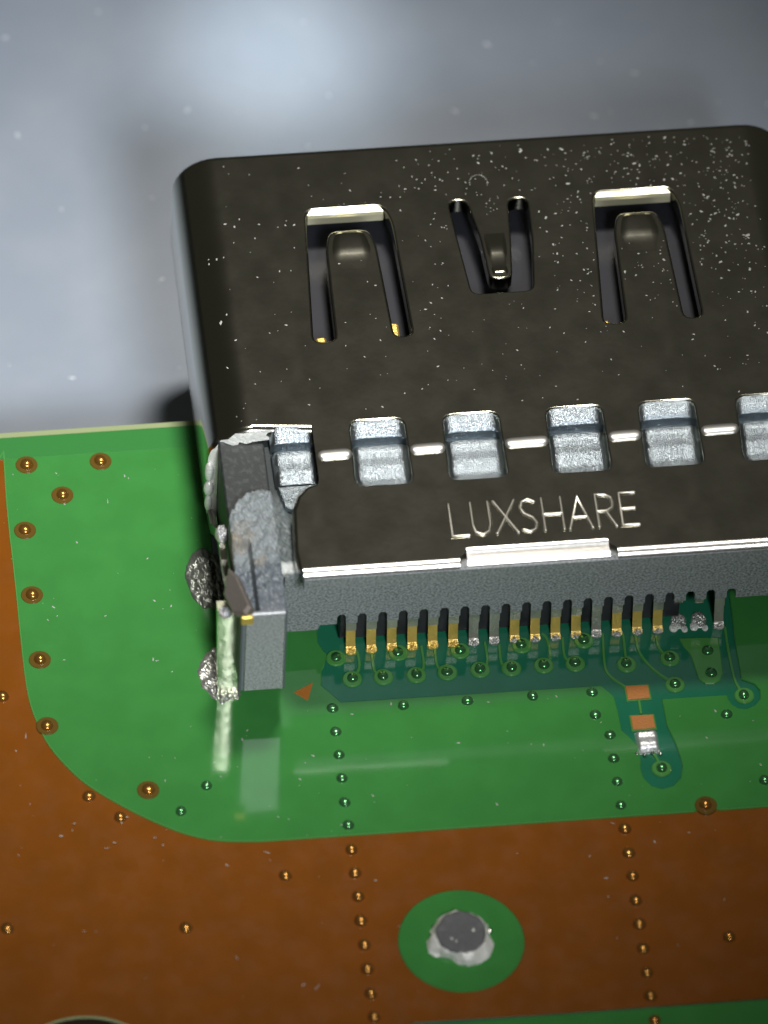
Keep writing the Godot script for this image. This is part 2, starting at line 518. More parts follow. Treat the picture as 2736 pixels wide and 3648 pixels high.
func circuit_board() -> void:
	var b := thing("circuit_board", "green and brown printed circuit board with rows of domed vias, under the metal connector", "circuit board")
	# the laminate, with the notch the connector sits in and the mounting hole at the lower left
	var edge := [Vector2(-16, -3.25), Vector2(-4.30, -3.25), Vector2(-4.30, 2.3), Vector2(10.9, 2.3), Vector2(10.9, -3.25), Vector2(22, -3.25), Vector2(22, 26), Vector2(-16, 26)]
	var hole := circle_points(HOLE[0], 1.95, 40)
	var lam := Shape.new()
	for half in [[-16.0, HOLE[0].x], [HOLE[0].x, 22.0]]:
		var box := [Vector2(half[0], -4), Vector2(half[1], -4), Vector2(half[1], 27), Vector2(half[0], 27)]
		for p in Geometry2D.intersect_polygons(PackedVector2Array(edge), PackedVector2Array(box)):
			for q in Geometry2D.clip_polygons(p, PackedVector2Array(hole)):
				fill(lam, Array(q), 0.0)
	part("hole_wall", hole_wall(HOLE[0], 1.94).mesh(), M.hole_shade, b)
	for ring in [edge]:
		var nn := outward(ring)
		for i in ring.size():
			var j: int = (i + 1) % ring.size()
			var o := Vector3(nn[i].x + nn[j].x, 0, nn[i].y + nn[j].y) * (1.0 if ring == edge else -1.0)
			lam.flat(xz(ring[i], 0), xz(ring[j], 0), xz(ring[j], -1.2), xz(ring[i], -1.2), o)
	part("laminate", lam.mesh(), M.laminate_green, b)
	part("edge_band", slab([Vector2(-16, -3.04), Vector2(-4.30, -3.06), Vector2(-4.30, -2.40), Vector2(-16, -2.40)], -0.01, 0.059, 0.0).mesh(), M.edge_green, b)
	part("board_edge", slab([Vector2(-16, -3.25), Vector2(-4.30, -3.25), Vector2(-4.30, -3.06), Vector2(-16, -3.04)], -0.1, 0.03, 0.02).mesh(), M.bare_laminate, b)

	# brown copper area: everything outside the green pour
	var curve := smooth_line(BORDER_CURVE, 2)
	var pour_line := [Vector2(-9.25, -2.45)] + curve + [Vector2(0.0, 9.79), Vector2(6.45, 9.79)]
	var right := [Vector2(6.95, 9.79), Vector2(21.8, 9.79)]
	var brown := [Vector2(-15.9, -2.45)] + [Vector2(-9.25, -2.45)]
	brown += curve + [Vector2(6.45, 9.79), Vector2(21.8, 9.79), Vector2(21.8, 15.39), Vector2(1.84, 15.41), Vector2(-1.0, 15.38), Vector2(-2.2, 15.75), Vector2(-2.4, 17.0), Vector2(-2.4, 25.9), Vector2(-15.9, 25.9)]
	var brown_shape := Shape.new()
	var pad_hole := circle_points(Vector2(0.39, 13.12), 1.51, 56)
	var cut := circle_points(HOLE[0], 1.985, 44)
	for half in [[-16.0, -8.84], [-8.84, 0.39], [0.39, 22.0]]:
		var box := [Vector2(half[0], -4), Vector2(half[1], -4), Vector2(half[1], 27), Vector2(half[0], 27)]
		for p in Geometry2D.intersect_polygons(PackedVector2Array(brown), PackedVector2Array(box)):
			for q in Geometry2D.clip_polygons(p, PackedVector2Array(cut)):
				for w in Geometry2D.clip_polygons(q, PackedVector2Array(pad_hole)):
					fill(brown_shape, Array(w), 0.03)
	for ring in [brown, cut, pad_hole]:
		for i in ring.size():
			var j: int = (i + 1) % ring.size()
			var e: Vector2 = ring[j] - ring[i]
			brown_shape.flat(xz(ring[i], 0.03), xz(ring[j], 0.03), xz(ring[j], -0.01), xz(ring[i], -0.01), Vector3(e.y, 0, -e.x))
	part("copper_area", brown_shape.mesh(), M.mask_over_copper, b, Vector3.ZERO, "brown copper area along the left and lower edges of the board")
	part("hole_rim", ring_shape(HOLE[0], 1.93, 1.995, 0.036).mesh(), M.bare_laminate, b)

	# green pour, cut out where the signal traces run and where the connector notch is
	var green := [Vector2(-9.22, -2.45)] + curve + [Vector2(21.7, 9.78), Vector2(21.7, -2.4), Vector2(10.9, -2.4), Vector2(10.9, 2.3)]
	var clear := CLEARANCE.duplicate()
	clear.reverse()
	green += [Vector2(-4.30, 2.3), Vector2(-4.30, -2.45)]
	clear += [Vector2(-2.01, 2.0), Vector2(8.12, 2.0)]
	for p in Geometry2D.clip_polygons(PackedVector2Array(green), PackedVector2Array(clear)):
		part("ground_pour", slab(Array(p), -0.01, 0.055, 0.022).mesh(), M.solder_mask_green, b)
	part("ground_pour", disc(Vector2(0.39, 13.12), 1.50, 0.02, 0.028, 56).mesh(), M.solder_mask_green, b, Vector3.ZERO, "round green patch in the brown area, around the solder joint")
	part("ground_pour", slab([Vector2(-2.0, 15.5), Vector2(1.84, 15.46), Vector2(21.6, 15.43), Vector2(21.6, 25.8), Vector2(-2.2, 25.8), Vector2(-2.2, 16.4)], -0.01, 0.055, 0.022).mesh(), M.solder_mask_green, b)
	part("ground_pour", slab(POUR_PATCH, -0.01, 0.04, 0.02).mesh(), M.trace_green, b)

	part("mask_edge", bar([Vector2(-9.25, -2.40)] + curve + [Vector2(0.0, 9.79), Vector2(6.40, 9.79)], 0.05, 0.0, 0.062).mesh(), M.trace_green, b)
	part("mask_edge", bar([Vector2(7.0, 9.79), Vector2(21.7, 9.79)], 0.05, 0.0, 0.062).mesh(), M.trace_green, b)
	for t in TRACES:
		part("trace", bar(smooth_line(t, 2), 0.085, -0.005, 0.042).mesh(), M.trace_green, b)

	# vias: a tented dome each; some with a ring of copper
	var green_dome := lathe(dome(0.130, 0.10), 22).mesh()
	var brown_dome := lathe(dome(0.148, 0.115), 22).mesh()
	var ring := disc(Vector2.ZERO, 0.245, 0.0, 0.045).mesh()
	var halo := disc(Vector2.ZERO, 0.27, 0.0, 0.022).mesh()
	for p in SIGNAL_VIAS:
		part("via_ring", ring, M.trace_green, b, xz(p, 0.0))
		via(green_dome, M.via_green, b, p, 0.045)
	for p in GROUND_VIAS:
		part("via_ring", ring, M.trace_green, b, xz(p, 0.0))
		via(green_dome, M.via_green, b, p, 0.045)
	for p in POUR_VIAS:
		via(green_dome, M.via_green, b, p, 0.04)
	for p in GREEN_VIAS:
		via(green_dome, M.via_green, b, p, 0.055)
	for p in HALO_VIAS:
		part("via_ring", halo, M.halo_brown, b, xz(p, 0.055))
		via(brown_dome, M.via_brown, b, p, 0.077)
	for p in COPPER_VIAS:
		via(brown_dome, M.via_brown, b, p, 0.03)
	for k in 15:
		var p := Vector2(-1.918, 5.966 + 0.7073 * k)
		via(green_dome if k < 6 else brown_dome, M.via_green if k < 6 else M.via_brown, b, p, 0.055 if k < 6 else 0.03)
	for k in 13:
		var p := Vector2(4.674, 7.333 + 0.7073 * k)
		via(green_dome if k < 4 else brown_dome, M.via_green if k < 4 else M.via_brown, b, p, 0.055 if k < 4 else 0.03)

	# bare pads
	var q := [Vector2(-0.28, -0.21), Vector2(0.27, -0.2), Vector2(0.28, 0.2), Vector2(-0.27, 0.21)]
	for k in 2:
		part("pad_rim", slab(grown(q, 0.035), -0.01, 0.035, 0.012).mesh(), M.trace_green, b, xz(PADS[k], 0.0))
		part("solder_pad", slab(q, 0.0, 0.06, 0.012).mesh(), M.copper, b, xz(PADS[k], 0.0), ["bare copper pad nearer the connector pins", "bare copper pad next to the tinned pad"][k])
	part("pin_mark", slab(TRIANGLE, 0.04, 0.062, 0.004).mesh(), M.copper, b, Vector3.ZERO, "small copper triangle beside the first pin")

	var wob := FastNoiseLite.new()
	wob.seed = 4
	wob.frequency = 0.05
	# tinned pad below the two bare ones
	var tin := Shape.new()
	var grid := []
	for i in 13:
		var row := []
		for j in 13:
			var u := i / 12.0 * 2.0 - 1.0
			var w := j / 12.0 * 2.0 - 1.0
			var hgt := 0.05 + 0.13 * (1.0 - pow(absf(u), 10)) * (1.0 - pow(absf(w), 8)) * (0.8 + 0.2 * sin(w * 5.0)) + 0.02 * wob.get_noise_2d(u * 60, w * 60)
			if i == 0 or j == 0 or i == 12 or j == 12: hgt = 0.0
			row.append(Vector3(PADS[2].x + u * 0.27, hgt, PADS[2].y + w * 0.31 + 0.02 * wob.get_noise_2d(u * 90, 7)))
		grid.append(row)
	part("solder_pad", heightfield(tin, grid).mesh(), M.solder_smooth, b, Vector3.ZERO, "tinned silver pad at the end of the two bare copper pads")
	for k in 4:
		var p: Vector2 = PADS[2] + Vector2(-0.3 + 0.19 * k, 0.33 + 0.05 * (k % 2))
		part("solder_bead", lathe(dome(0.05, 0.06), 12).mesh(), M.solder, b, xz(p, 0.03))

	# the round soldered pin in the brown area
	var prof := [Vector2(0.80, 0.02), Vector2(0.76, 0.06), Vector2(0.72, 0.12), Vector2(0.67, 0.20), Vector2(0.62, 0.27), Vector2(0.57, 0.30), Vector2(0.30, 0.30), Vector2(0.0005, 0.29)]
	var wob2 := FastNoiseLite.new()
	wob2.seed = 9
	wob2.frequency = 0.028
	var joint := part("solder_joint", lathe(prof, 64, Vector3.ZERO, 0.22, wob2).mesh(), M.torn_metal, b, Vector3(0.385, 0.0, 13.06), "round solder joint with a flat grey pin end in the green patch")
	part("pin_end", lathe([Vector2(0.60, 0.26), Vector2(0.585, 0.325), Vector2(0.54, 0.335), Vector2(0.0005, 0.338)], 48, Vector3.ZERO, 0.12, wob2).mesh(), M.pin_end, joint)
	for k in 9:
		var a := 3.4 + 0.33 * k
		part("solder_bead", lathe(dome(0.035 + 0.02 * (k % 3), 0.05), 10).mesh(), M.solder, joint, Vector3(cos(a) * 0.72, 0.05, sin(a) * 0.72))

	# solder along the shell's left legs
	part("solder_joint", lumpy(Vector3(-4.55, 0.0, 1.75), 0.52, 0.22, 0.98, 3).mesh(), M.crust, b, Vector3.ZERO, "dark crusted solder lump left of the connector's broken corner")
	part("solder_joint", lumpy(Vector3(-4.46, 0.0, 4.72), 0.62, 0.16, 0.92, 6).mesh(), M.solder_dull, b, Vector3.ZERO, "bright solder ring around the connector's mounting leg")


func hole_wall(c: Vector2, r: float) -> Shape:
	var s := Shape.new()
	var rows := [PackedVector3Array(), PackedVector3Array()]
	var nn := PackedVector3Array()
	for i in 44:
		var d := Vector2(cos(TAU * i / 44), sin(TAU * i / 44))
		rows[0].append(xz(c + d * r, 0.034)); rows[1].append(xz(c + d * r, -1.2))
		nn.append(Vector3(-d.x, 0, -d.y))
	s.strip(rows[0], rows[1], nn, nn, true)
	return s


func ring_shape(c: Vector2, r0: float, r1: float, y: float) -> Shape:
	var s := Shape.new()
	var rows := []
	var ups := PackedVector3Array()
	for r in [r0, r1]:
		var row := PackedVector3Array()
		for i in 44:
			row.append(xz(c + Vector2(cos(TAU * i / 44), sin(TAU * i / 44)) * r, y))
		rows.append(row)
	for i in 44: ups.append(Vector3.UP)
	s.strip(rows[0], rows[1], ups, ups, true)
	return s


func heightfield(s: Shape, g: Array, colour = null) -> Shape:     # a grid of points, smooth
	var norm := []
	for i in g.size():
		var row := []
		for j in g[i].size():
			var du: Vector3 = g[mini(i + 1, g.size() - 1)][j] - g[maxi(i - 1, 0)][j]
			var dv: Vector3 = g[i][mini(j + 1, g[i].size() - 1)] - g[i][maxi(j - 1, 0)]
			var k := du.cross(dv).normalized()
			if k.y < 0.0: k = -k
			row.append(k)
		norm.append(row)
	for i in g.size() - 1:
		for j in g[i].size() - 1:
			if colour:
				s.tri(g[i][j], g[i + 1][j], g[i + 1][j + 1], norm[i][j], norm[i + 1][j], norm[i + 1][j + 1], colour[i][j], colour[i + 1][j], colour[i + 1][j + 1])
				s.tri(g[i][j], g[i + 1][j + 1], g[i][j + 1], norm[i][j], norm[i + 1][j + 1], norm[i][j + 1], colour[i][j], colour[i + 1][j + 1], colour[i][j + 1])
			else:
				s.quad(g[i][j], g[i + 1][j], g[i + 1][j + 1], g[i][j + 1], norm[i][j], norm[i + 1][j], norm[i + 1][j + 1], norm[i][j + 1])
	return s


func lumpy(c: Vector3, rx: float, h: float, rz: float, seed_: int) -> Shape:
	var f := FastNoiseLite.new()
	f.seed = seed_
	f.frequency = 1.0
	var s := Shape.new()
	var g := []
	for i in 33:
		var row := []
		for j in 33:
			var u := i / 16.0 - 1.0
			var w := j / 16.0 - 1.0
			var x := u * sqrt(1.0 - w * w / 2.0)
			var z := w * sqrt(1.0 - u * u / 2.0)
			var d := minf(1.0, x * x + z * z)
			var y := h * sqrt(1.0 - d) * (0.85 + 0.5 * f.get_noise_2d(x * 2.2, z * 2.6)) + 0.10 * (1.0 - d) * f.get_noise_2d(x * 7.0 + 9.0, z * 9.0)
			var k := 1.0 + 0.10 * f.get_noise_2d(atan2(z, x) * 1.4, 3.0)
			row.append(c + Vector3(x * rx * k, maxf(y, 0.0) - (0.02 if d > 0.98 else 0.0), z * rz * k))
		g.append(row)
	return heightfield(s, g)


# ---------------------------------------------------------------- the connector
const TOP := 4.0
const TABS := [[-2.92, -1.94], [-1.00, 0.30], [1.27, 2.60], [3.78, 5.12], [6.04, 7.38], [8.42, 9.74]]


func slot_hole(corners: Array, r: float) -> Array:      # an outline with its corners rounded
	var out := []
	var m := corners.size()
	for i in m:
		var p: Vector2 = corners[i]
		var a: Vector2 = (corners[(i + m - 1) % m] - p)
		var b: Vector2 = (corners[(i + 1) % m] - p)
		var k := minf(r, minf(a.length(), b.length()) * 0.45)
		var pa := p + a.normalized() * k
		var pb := p + b.normalized() * k
		for t in [0.0, 0.33, 0.67, 1.0]:
			out.append(pa.lerp(p, t).lerp(p.lerp(pb, t), t))
	return out


func spring_slot(x: float) -> Array:     # the U-shaped slot round a spring finger, open legs towards the camera
	return slot_hole([Vector2(x - 0.98, -5.95), Vector2(x - 0.95, -6.40), Vector2(x + 0.95, -6.40), Vector2(x + 1.10, -5.9), Vector2(x + 1.22, -2.27), Vector2(x + 0.78, -2.27), Vector2(x + 0.66, -5.2), Vector2(x + 0.52, -5.72), Vector2(x - 0.46, -5.72), Vector2(x - 0.60, -5.2), Vector2(x - 0.66, -2.25), Vector2(x - 1.20, -2.25)], 0.2)


func port_connector() -> void:
	var c := thing("port_connector", "long metal port connector with stamped lettering, row of crimp tabs and a broken rear corner", "connector")
	# ---- top sheet with its openings
	var holes := []
	holes.append([spring_slot(-0.40), 0.07])
	holes.append([spring_slot(6.72), 0.07])
	holes.append([slot_hole([Vector2(2.16, -6.42), Vector2(2.62, -6.42), Vector2(2.82, -5.2), Vector2(2.90, -3.86), Vector2(3.46, -3.86), Vector2(3.58, -5.2), Vector2(3.64, -6.38), Vector2(4.12, -6.38), Vector2(4.08, -5.0), Vector2(3.92, -3.44), Vector2(2.42, -3.44), Vector2(2.30, -4.8)], 0.2), 0.05])
	for i in range(1, TABS.size()):
		holes.append([slot_hole([Vector2(TABS[i][0], 0.31), Vector2(TABS[i][1], 0.31), Vector2(TABS[i][1] + 0.02, 2.30), Vector2(TABS[i][0] - 0.05, 2.30)], 0.22), 0.05])
	var outline := [Vector2(-3.37, -8.2), Vector2(9.65, -8.2), Vector2(9.65, 0.2), Vector2(10.5, 0.3), Vector2(10.5, 4.72), Vector2(4.98, 4.72), Vector2(4.76, 4.42), Vector2(1.38, 4.42), Vector2(1.16, 4.72), Vector2(-2.60, 4.72), Vector2(-2.64, 4.2), Vector2(-2.56, 2.95), Vector2(-2.42, 2.55), Vector2(-2.2, 2.30), Vector2(-1.98, 2.22), Vector2(-1.93, 2.0), Vector2(-1.93, 0.32), Vector2(-3.37, 0.18)]
	var xs := [-20.0]
	var mids := []
	for h in holes:
		var lo := 99.0
		var hi := -99.0
		for p in h[0]:
			lo = minf(lo, p.x); hi = maxf(hi, p.x)
		mids.append((lo + hi) / 2.0 + 0.013)
	mids.sort()
	xs += mids + [20.0]
	var sheet := Shape.new()
	for k in xs.size() - 1:
		var box := PackedVector2Array([Vector2(xs[k], -20), Vector2(xs[k + 1], -20), Vector2(xs[k + 1], 20), Vector2(xs[k], 20)])
		var pieces: Array = Geometry2D.intersect_polygons(PackedVector2Array(outline), box)
		for h in holes:
			var next := []
			for p in pieces:
				next += Geometry2D.clip_polygons(p, PackedVector2Array(grown(h[0], h[1])))
			pieces = next
		for p in pieces:
			fill(sheet, Array(p), TOP)
	for h in holes:
		rounded(sheet, h[0], outward(h[0]), TOP, h[1], 0.42, true, true)
	# rear bend with the step in its middle, and the torn left side of the rear cover
	for run in [[Vector2(-2.60, 4.72), Vector2(1.16, 4.72)], [Vector2(4.98, 4.72), Vector2(10.5, 4.72)]]:
		var bend := Shape.new()
		rounded(bend, run, along(run, -1.0), TOP, 0.24, 0.17, false, false, -0.02, 0.72)
		part("rear_edge", bend.mesh(), M.edge_metal, c)
	var torn := [Vector2(-2.60, 4.72), Vector2(-2.64, 4.2), Vector2(-2.56, 2.95), Vector2(-2.42, 2.55), Vector2(-2.2, 2.30), Vector2(-1.98, 2.22)]
	rounded(sheet, torn, along(torn, 1.0), TOP, 0.12, 0.40, false, false)
	var cut := [Vector2(-1.93, 0.32), Vector2(-3.37, 0.18)]
	rounded(sheet, cut, along(cut, 1.0), TOP, 0.24, 0.34, false, false)
	# the walls of the mouth: an outline in x and y that runs round from the top left to the top right
	var per := []
	for k in 9:
		var a := PI / 2.0 + PI / 2.0 * k / 8.0
		per.append(Vector2(-3.37 + 1.1 * cos(a), 2.9 + 1.1 * sin(a)))
	per += [Vector2(-4.47, 1.6), Vector2(-4.46, 1.0), Vector2(-4.36, 0.4), Vector2(-4.20, -0.2), Vector2(-3.95, -0.9), Vector2(-3.6, -1.35), Vector2(-3.2, -1.5)]
	var low := per.size()
	for k in range(low - 1, -1, -1):
		per.append(Vector2(6.28 - per[k].x, per[k].y))
	var pn := along(per, -1.0)
	if pn[4].x > 0.0: pn = along(per, 1.0)
	pn[0] = Vector2(0, 1)
	pn[per.size() - 1] = Vector2(0, 1)
	var loops := []
	var loopn := []
	var stations := []
	for t in [0.0, 0.25, 0.5, 0.75, 1.0]:      # front lip
		var a: float = (1.0 - t) * PI / 2.0
		stations.append([-8.2 - 0.2 * sin(a), 0.2 * (1.0 - cos(a)), a, -1.0])
	stations.push_front([-5.0, 0.34, PI, 1.0])
	stations.push_front([-8.4, 0.34, PI / 2.0, -1.0])
	var order := [stations[1], stations[0]]
	for st in stations.slice(2):
		order.append(st)
	var lip := []
	for st in stations.slice(2): lip.append(st)
	# outside: lip, wall, rear edge
	var rear := []
	for t in [0.0, 0.25, 0.5, 0.75, 1.0]:
		var a: float = t * PI / 2.0
		rear.append([0.22 + 0.2 * sin(a), 0.2 * (1.0 - cos(a)), a, 1.0])
	var all := [[-5.0, 0.34, PI, -1.0], [-8.3, 0.34, PI * 0.75, -1.0]] + lip + [[-4.0, 0.0, 0.0, 1.0]] + rear + [[0.42, 0.36, PI / 2.0, 1.0]]
	for st in all:
		var row := PackedVector3Array()
		var rn := PackedVector3Array()
		for i in per.size():
			var p: Vector2 = per[i] - pn[i] * st[1]
			row.append(Vector3(p.x, p.y, st[0]))
			var o := pn[i].normalized()
			rn.append(Vector3(o.x * cos(st[2]), o.y * cos(st[2]), st[3] * sin(st[2])))
		loops.append(row); loopn.append(rn)
	for k in loops.size() - 1:
		sheet.strip(loops[k], loops[k + 1], loopn[k], loopn[k + 1])
	# lip of the flat top
	for k in lip.size() - 1:
		var a: Array = lip[k]
		var b: Array = lip[k + 1]
		var na := Vector3(0, cos(a[2]), -sin(a[2]))
		var nb := Vector3(0, cos(b[2]), -sin(b[2]))
		sheet.quad(Vector3(-3.37, TOP - a[1], a[0]), Vector3(9.65, TOP - a[1], a[0]), Vector3(9.65, TOP - b[1], b[0]), Vector3(-3.37, TOP - b[1], b[0]), na, na, nb, nb)
	sheet.flat(Vector3(-3.37, 3.66, -8.4), Vector3(9.65, 3.66, -8.4), Vector3(9.65, 3.8, -8.4), Vector3(-3.37, 3.8, -8.4), Vector3(0, 0, -1))
	sheet.flat(Vector3(-3.37, 3.62, -8.4), Vector3(9.65, 3.62, -8.4), Vector3(9.65, 3.62, -7.9), Vector3(-3.37, 3.62, -7.9), Vector3.DOWN)
	part("shell", sheet.mesh(), M.shell_metal, c)
	var tear := Shape.new()
	var inner := PackedVector3Array()
	var outer := PackedVector3Array()
	var tn := PackedVector3Array()
	for i in 12:
		var wig := 0.05 * sin(i * 2.7)
		outer.append(Vector3(per[i].x - pn[i].x * 0.03, per[i].y - pn[i].y * 0.03, 0.40 + wig))
		inner.append(Vector3(per[i].x - pn[i].x * (0.30 + wig), per[i].y - pn[i].y * (0.30 + wig), 0.50 + wig))
		tn.append(Vector3(pn[i].x * 0.3, pn[i].y * 0.3 + 0.15, 1.0).normalized())
	tear.strip(outer, inner, tn, tn)
	tear.flat(Vector3(-3.37, 3.97, 0.40), Vector3(-2.90, 3.97, 0.38), Vector3(-2.90, 3.72, 0.48), Vector3(-3.37, 3.70, 0.50), Vector3(0, 0.3, 1))
	part("torn_edge", tear.mesh(), M.torn_metal, c, Vector3.ZERO, "bright torn edge of the metal round the broken corner")
	for k in [[2.62, 0.36, 0.115], [1.98, 0.27, 0.13], [1.42, 0.30, 0.10]]:
		var bead := []
		for q in 9:
			var a := -PI / 2.0 + PI * q / 8.0
			bead.append(Vector2(maxf(0.0005, cos(a) * k[2]), sin(a) * k[1]))
		part("edge_burr", lathe(bead, 14).mesh(), M.torn_metal, c, Vector3(-4.40, k[0], 0.47))
	part("side_slit", bevelled_box(Vector3(-4.40, 0.95, -4.4), Vector3(0.05, 0.10, 3.6), 0.01).mesh(), M.slot_dark, c)

	# ---- what shows through the openings
	part("inner_housing", bevelled_box(Vector3(2.85, 2.3, -3.6), Vector3(11.6, 1.2, 7.0), 0.05).mesh(), M.slot_dark, c)
	for x in [-0.40, 6.72]:
		var f := Shape.new()
		var rows := []
		# the finger dips, then rises to a crest near its free end
		for st in [[-4.45, 0.555, 4.003], [-4.70, 0.545, 4.004], [-4.82, 0.54, 4.008], [-4.94, 0.535, 4.02], [-5.04, 0.53, 4.035], [-5.16, 0.52, 4.04], [-5.40, 0.47, 4.04], [-5.56, 0.41, 4.035], [-5.63, 0.36, 4.03], [-5.645, 0.34, 3.93]]:
			var row := []
			for j in 9:
				var u := j / 8.0 * 2.0 - 1.0
				row.append(Vector3(x + 0.03 + u * st[1], st[2] - (st[2] - 3.97) * 0.9 * pow(absf(u), 6.0), st[0]))
			rows.append(row)
		heightfield(f, rows)
		part("spring_finger", f.mesh(), M.shell_metal, c)
		# drawn edge at the end of the slot
		part("slot_edge", sweep([Vector2(-6.42, 3.99), Vector2(-6.37, 3.97), Vector2(-6.31, 3.92), Vector2(-6.27, 3.84), Vector2(-6.25, 3.64), Vector2(-6.40, 3.55)], x - 0.92, x + 0.95).mesh(), M.reflection_tint_metal, c)
	for k in [[-1.30, -2.75, 0.9], [0.50, -2.9, 1.2], [5.66, -2.8, 0.7], [7.60, -2.75, 0.6]]:     # gilt contacts inside
		part("inner_contact", bevelled_box(Vector3(k[0] - 0.06, 3.35, k[1] + 0.4), Vector3(0.26, 0.3, k[2]), 0.05).mesh(), M.gold, c)
	var mid := Shape.new()
	var mrows := []
	for st in [[-5.30, 0.33, 4.003], [-4.95, 0.28, 4.03], [-4.80, 0.27, 4.04], [-4.66, 0.26, 4.03], [-4.52, 0.25, 4.006], [-4.25, 0.23, 4.004], [-4.12, 0.22, 4.03], [-4.04, 0.21, 4.03], [-3.96, 0.20, 3.98], [-3.92, 0.19, 3.90]]:
		var row := []
		for j in 9:
			var u := j / 8.0 * 2.0 - 1.0
			row.append(Vector3(3.18 + u * st[1], st[2] - (st[2] - 3.98) * 0.9 * pow(absf(u), 6.0), st[0]))
		mrows.append(row)
	part("spring_finger", heightfield(mid, mrows).mesh(), M.shell_metal, c, Vector3.ZERO, "smaller middle spring finger, pointing towards the lettering")

	# ---- crimp tabs and the ridge between them
	for i in TABS.size():
		var z := 0.31
		var prof := [Vector2(0.0, 3.985), Vector2(0.03, 3.982), Vector2(0.08, 3.972), Vector2(0.20, 3.932), Vector2(0.30, 3.89), Vector2(0.40, 3.842), Vector2(0.415, 3.80), Vector2(0.43, 3.50), Vector2(0.55, 3.50), Vector2(0.565, 3.72), Vector2(0.58, 3.75), Vector2(0.63, 3.776), Vector2(0.70, 3.782), Vector2(0.80, 3.77), Vector2(0.95, 3.742), Vector2(1.02, 3.737), Vector2(1.15, 3.745), Vector2(1.20, 3.745), Vector2(1.25, 3.738), Vector2(1.38, 3.705), Vector2(1.50, 3.672), Vector2(1.56, 3.66), Vector2(1.62, 3.66), Vector2(1.80, 3.68), Vector2(2.12, 3.735)]
		if i == 0: prof.resize(22)
		var rows := []
		for p in prof:
			var row := []
			for k in 17:
				var u := k / 8.0 - 1.0
				var side := pow(absf(u), 7.0)
				row.append(Vector3(lerpf(TABS[i][0] - 0.05, TABS[i][1] + 0.05, (u + 1.0) / 2.0), p.y - 0.16 * side, p.x + z))
			rows.append(row)
		part("crimp_tab", heightfield(Shape.new(), rows).mesh(), M.matte_tin, c)
	part("torn_sheet", slab([Vector2(-2.92, 1.9), Vector2(-1.95, 1.9), Vector2(-2.0, 2.25), Vector2(-2.3, 2.42), Vector2(-2.52, 2.75), Vector2(-2.80, 2.55)], 3.5, 3.66, 0.03).mesh(), M.matte_tin, c)
	for k in 5:
		var a: float = TABS[k][1] + 0.16
		var b: float = TABS[k + 1][0] - 0.16
		part("crimp_ridge", stroke([Vector2(a + 0.06, 1.31), Vector2((a + b) / 2.0, 1.30), Vector2(b - 0.06, 1.30)], 0.165, TOP, 0.075).mesh(), M.bead_metal, c)
	part("rear_step", sweep([Vector2(4.42, 4.0), Vector2(4.46, 3.99), Vector2(4.50, 3.965), Vector2(4.535, 3.925), Vector2(4.60, 3.923), Vector2(4.74, 3.915), Vector2(4.80, 3.90), Vector2(4.85, 3.86), Vector2(4.87, 3.80)], 1.36, 4.79).mesh(), M.edge_metal, c)
	for side in [[1.38, 1.16], [4.76, 4.98]]:
		var s := Shape.new()
		s.flat(Vector3(side[0], 4.0, 4.42), Vector3(side[1], 4.0, 4.72), Vector3(side[1], 3.66, 4.90), Vector3(side[0], 3.68, 4.74), Vector3(0, 0, 1))
		part("rear_step", s.mesh(), M.cut_metal, c)

	# ---- stamped lettering
	var h := 0.98
	var glyphs := {
		"L": [[[0, 0], [0, 1], [0.95, 1]]],
		"U": [[[0, 0], [0, 0.7], [0.12, 0.92], [0.5, 1.0], [0.85, 0.92], [1, 0.7], [1, 0]]],
		"X": [[[0, 0], [1, 1]], [[1, 0], [0, 1]]],
		"S": [[[0.92, 0.08], [0.55, 0], [0.15, 0.08], [0.04, 0.27], [0.2, 0.43], [0.75, 0.58], [0.95, 0.76], [0.8, 0.94], [0.45, 1.0], [0.03, 0.93]]],
		"H": [[[0, 0], [0, 1]], [[1, 0], [1, 1]], [[0, 0.5], [1, 0.5]]],
		"A": [[[0, 1], [0.5, 0], [1, 1]], [[0.2, 0.65], [0.8, 0.65]]],
		"R": [[[0, 1], [0, 0], [0.6, 0.02], [0.9, 0.12], [0.95, 0.28], [0.85, 0.44], [0.5, 0.52], [0, 0.52]], [[0.5, 0.52], [1, 1]]],
		"E": [[[0.95, 0], [0, 0], [0, 1], [0.98, 1]], [[0, 0.48], [0.85, 0.48]]],
	}
	var at := [1.08, 1.60, 2.16, 2.78, 3.32, 3.92, 4.62, 5.20]
	var wide := [0.42, 0.42, 0.50, 0.38, 0.46, 0.54, 0.42, 0.40]
	for k in 8:
		var word: String = "LUXSHARE"
		var letter := Shape.new()
		for line in glyphs[word[k]]:
			var pts := []
			for p in line:
				pts.append(Vector2(at[k] + p[0] * wide[k], 3.07 + p[1] * h))
			var one := stroke(pts, 0.050, TOP, 0.045)
			letter.v.append_array(one.v); letter.n.append_array(one.n); letter.c.append_array(one.c)
		part("letter", letter.mesh(), M.letter_metal, c)

	# ---- grey plastic at the rear, with a comb of slots for the pins
	var comb := [Vector2(-2.95, 3.40), Vector2(-2.95, 0.84), Vector2(-2.10, 0.84), Vector2(-2.05, 1.02)]
	for k in 20:
		var x := -1.53 + 0.5 * k
		comb += [Vector2(x - 0.11, 1.02), Vector2(x - 0.11, 1.27), Vector2(x - 0.06, 1.37), Vector2(x + 0.06, 1.37), Vector2(x + 0.11, 1.27), Vector2(x + 0.11, 1.02)]
	comb += [Vector2(10.0, 1.02), Vector2(10.0, 3.40)]
	part("rear_housing", prism(comb, 2.4, 4.15).mesh(), M.grey_plastic, c)
	part("streak_block_ledge", bevelled_box(Vector3(3.93, 3.60, 4.0), Vector3(13.05, 0.44, 1.84), 0.02).mesh(), M.grey_plastic, c)  # ledge added to keep the bright rear edge from streaking in the board
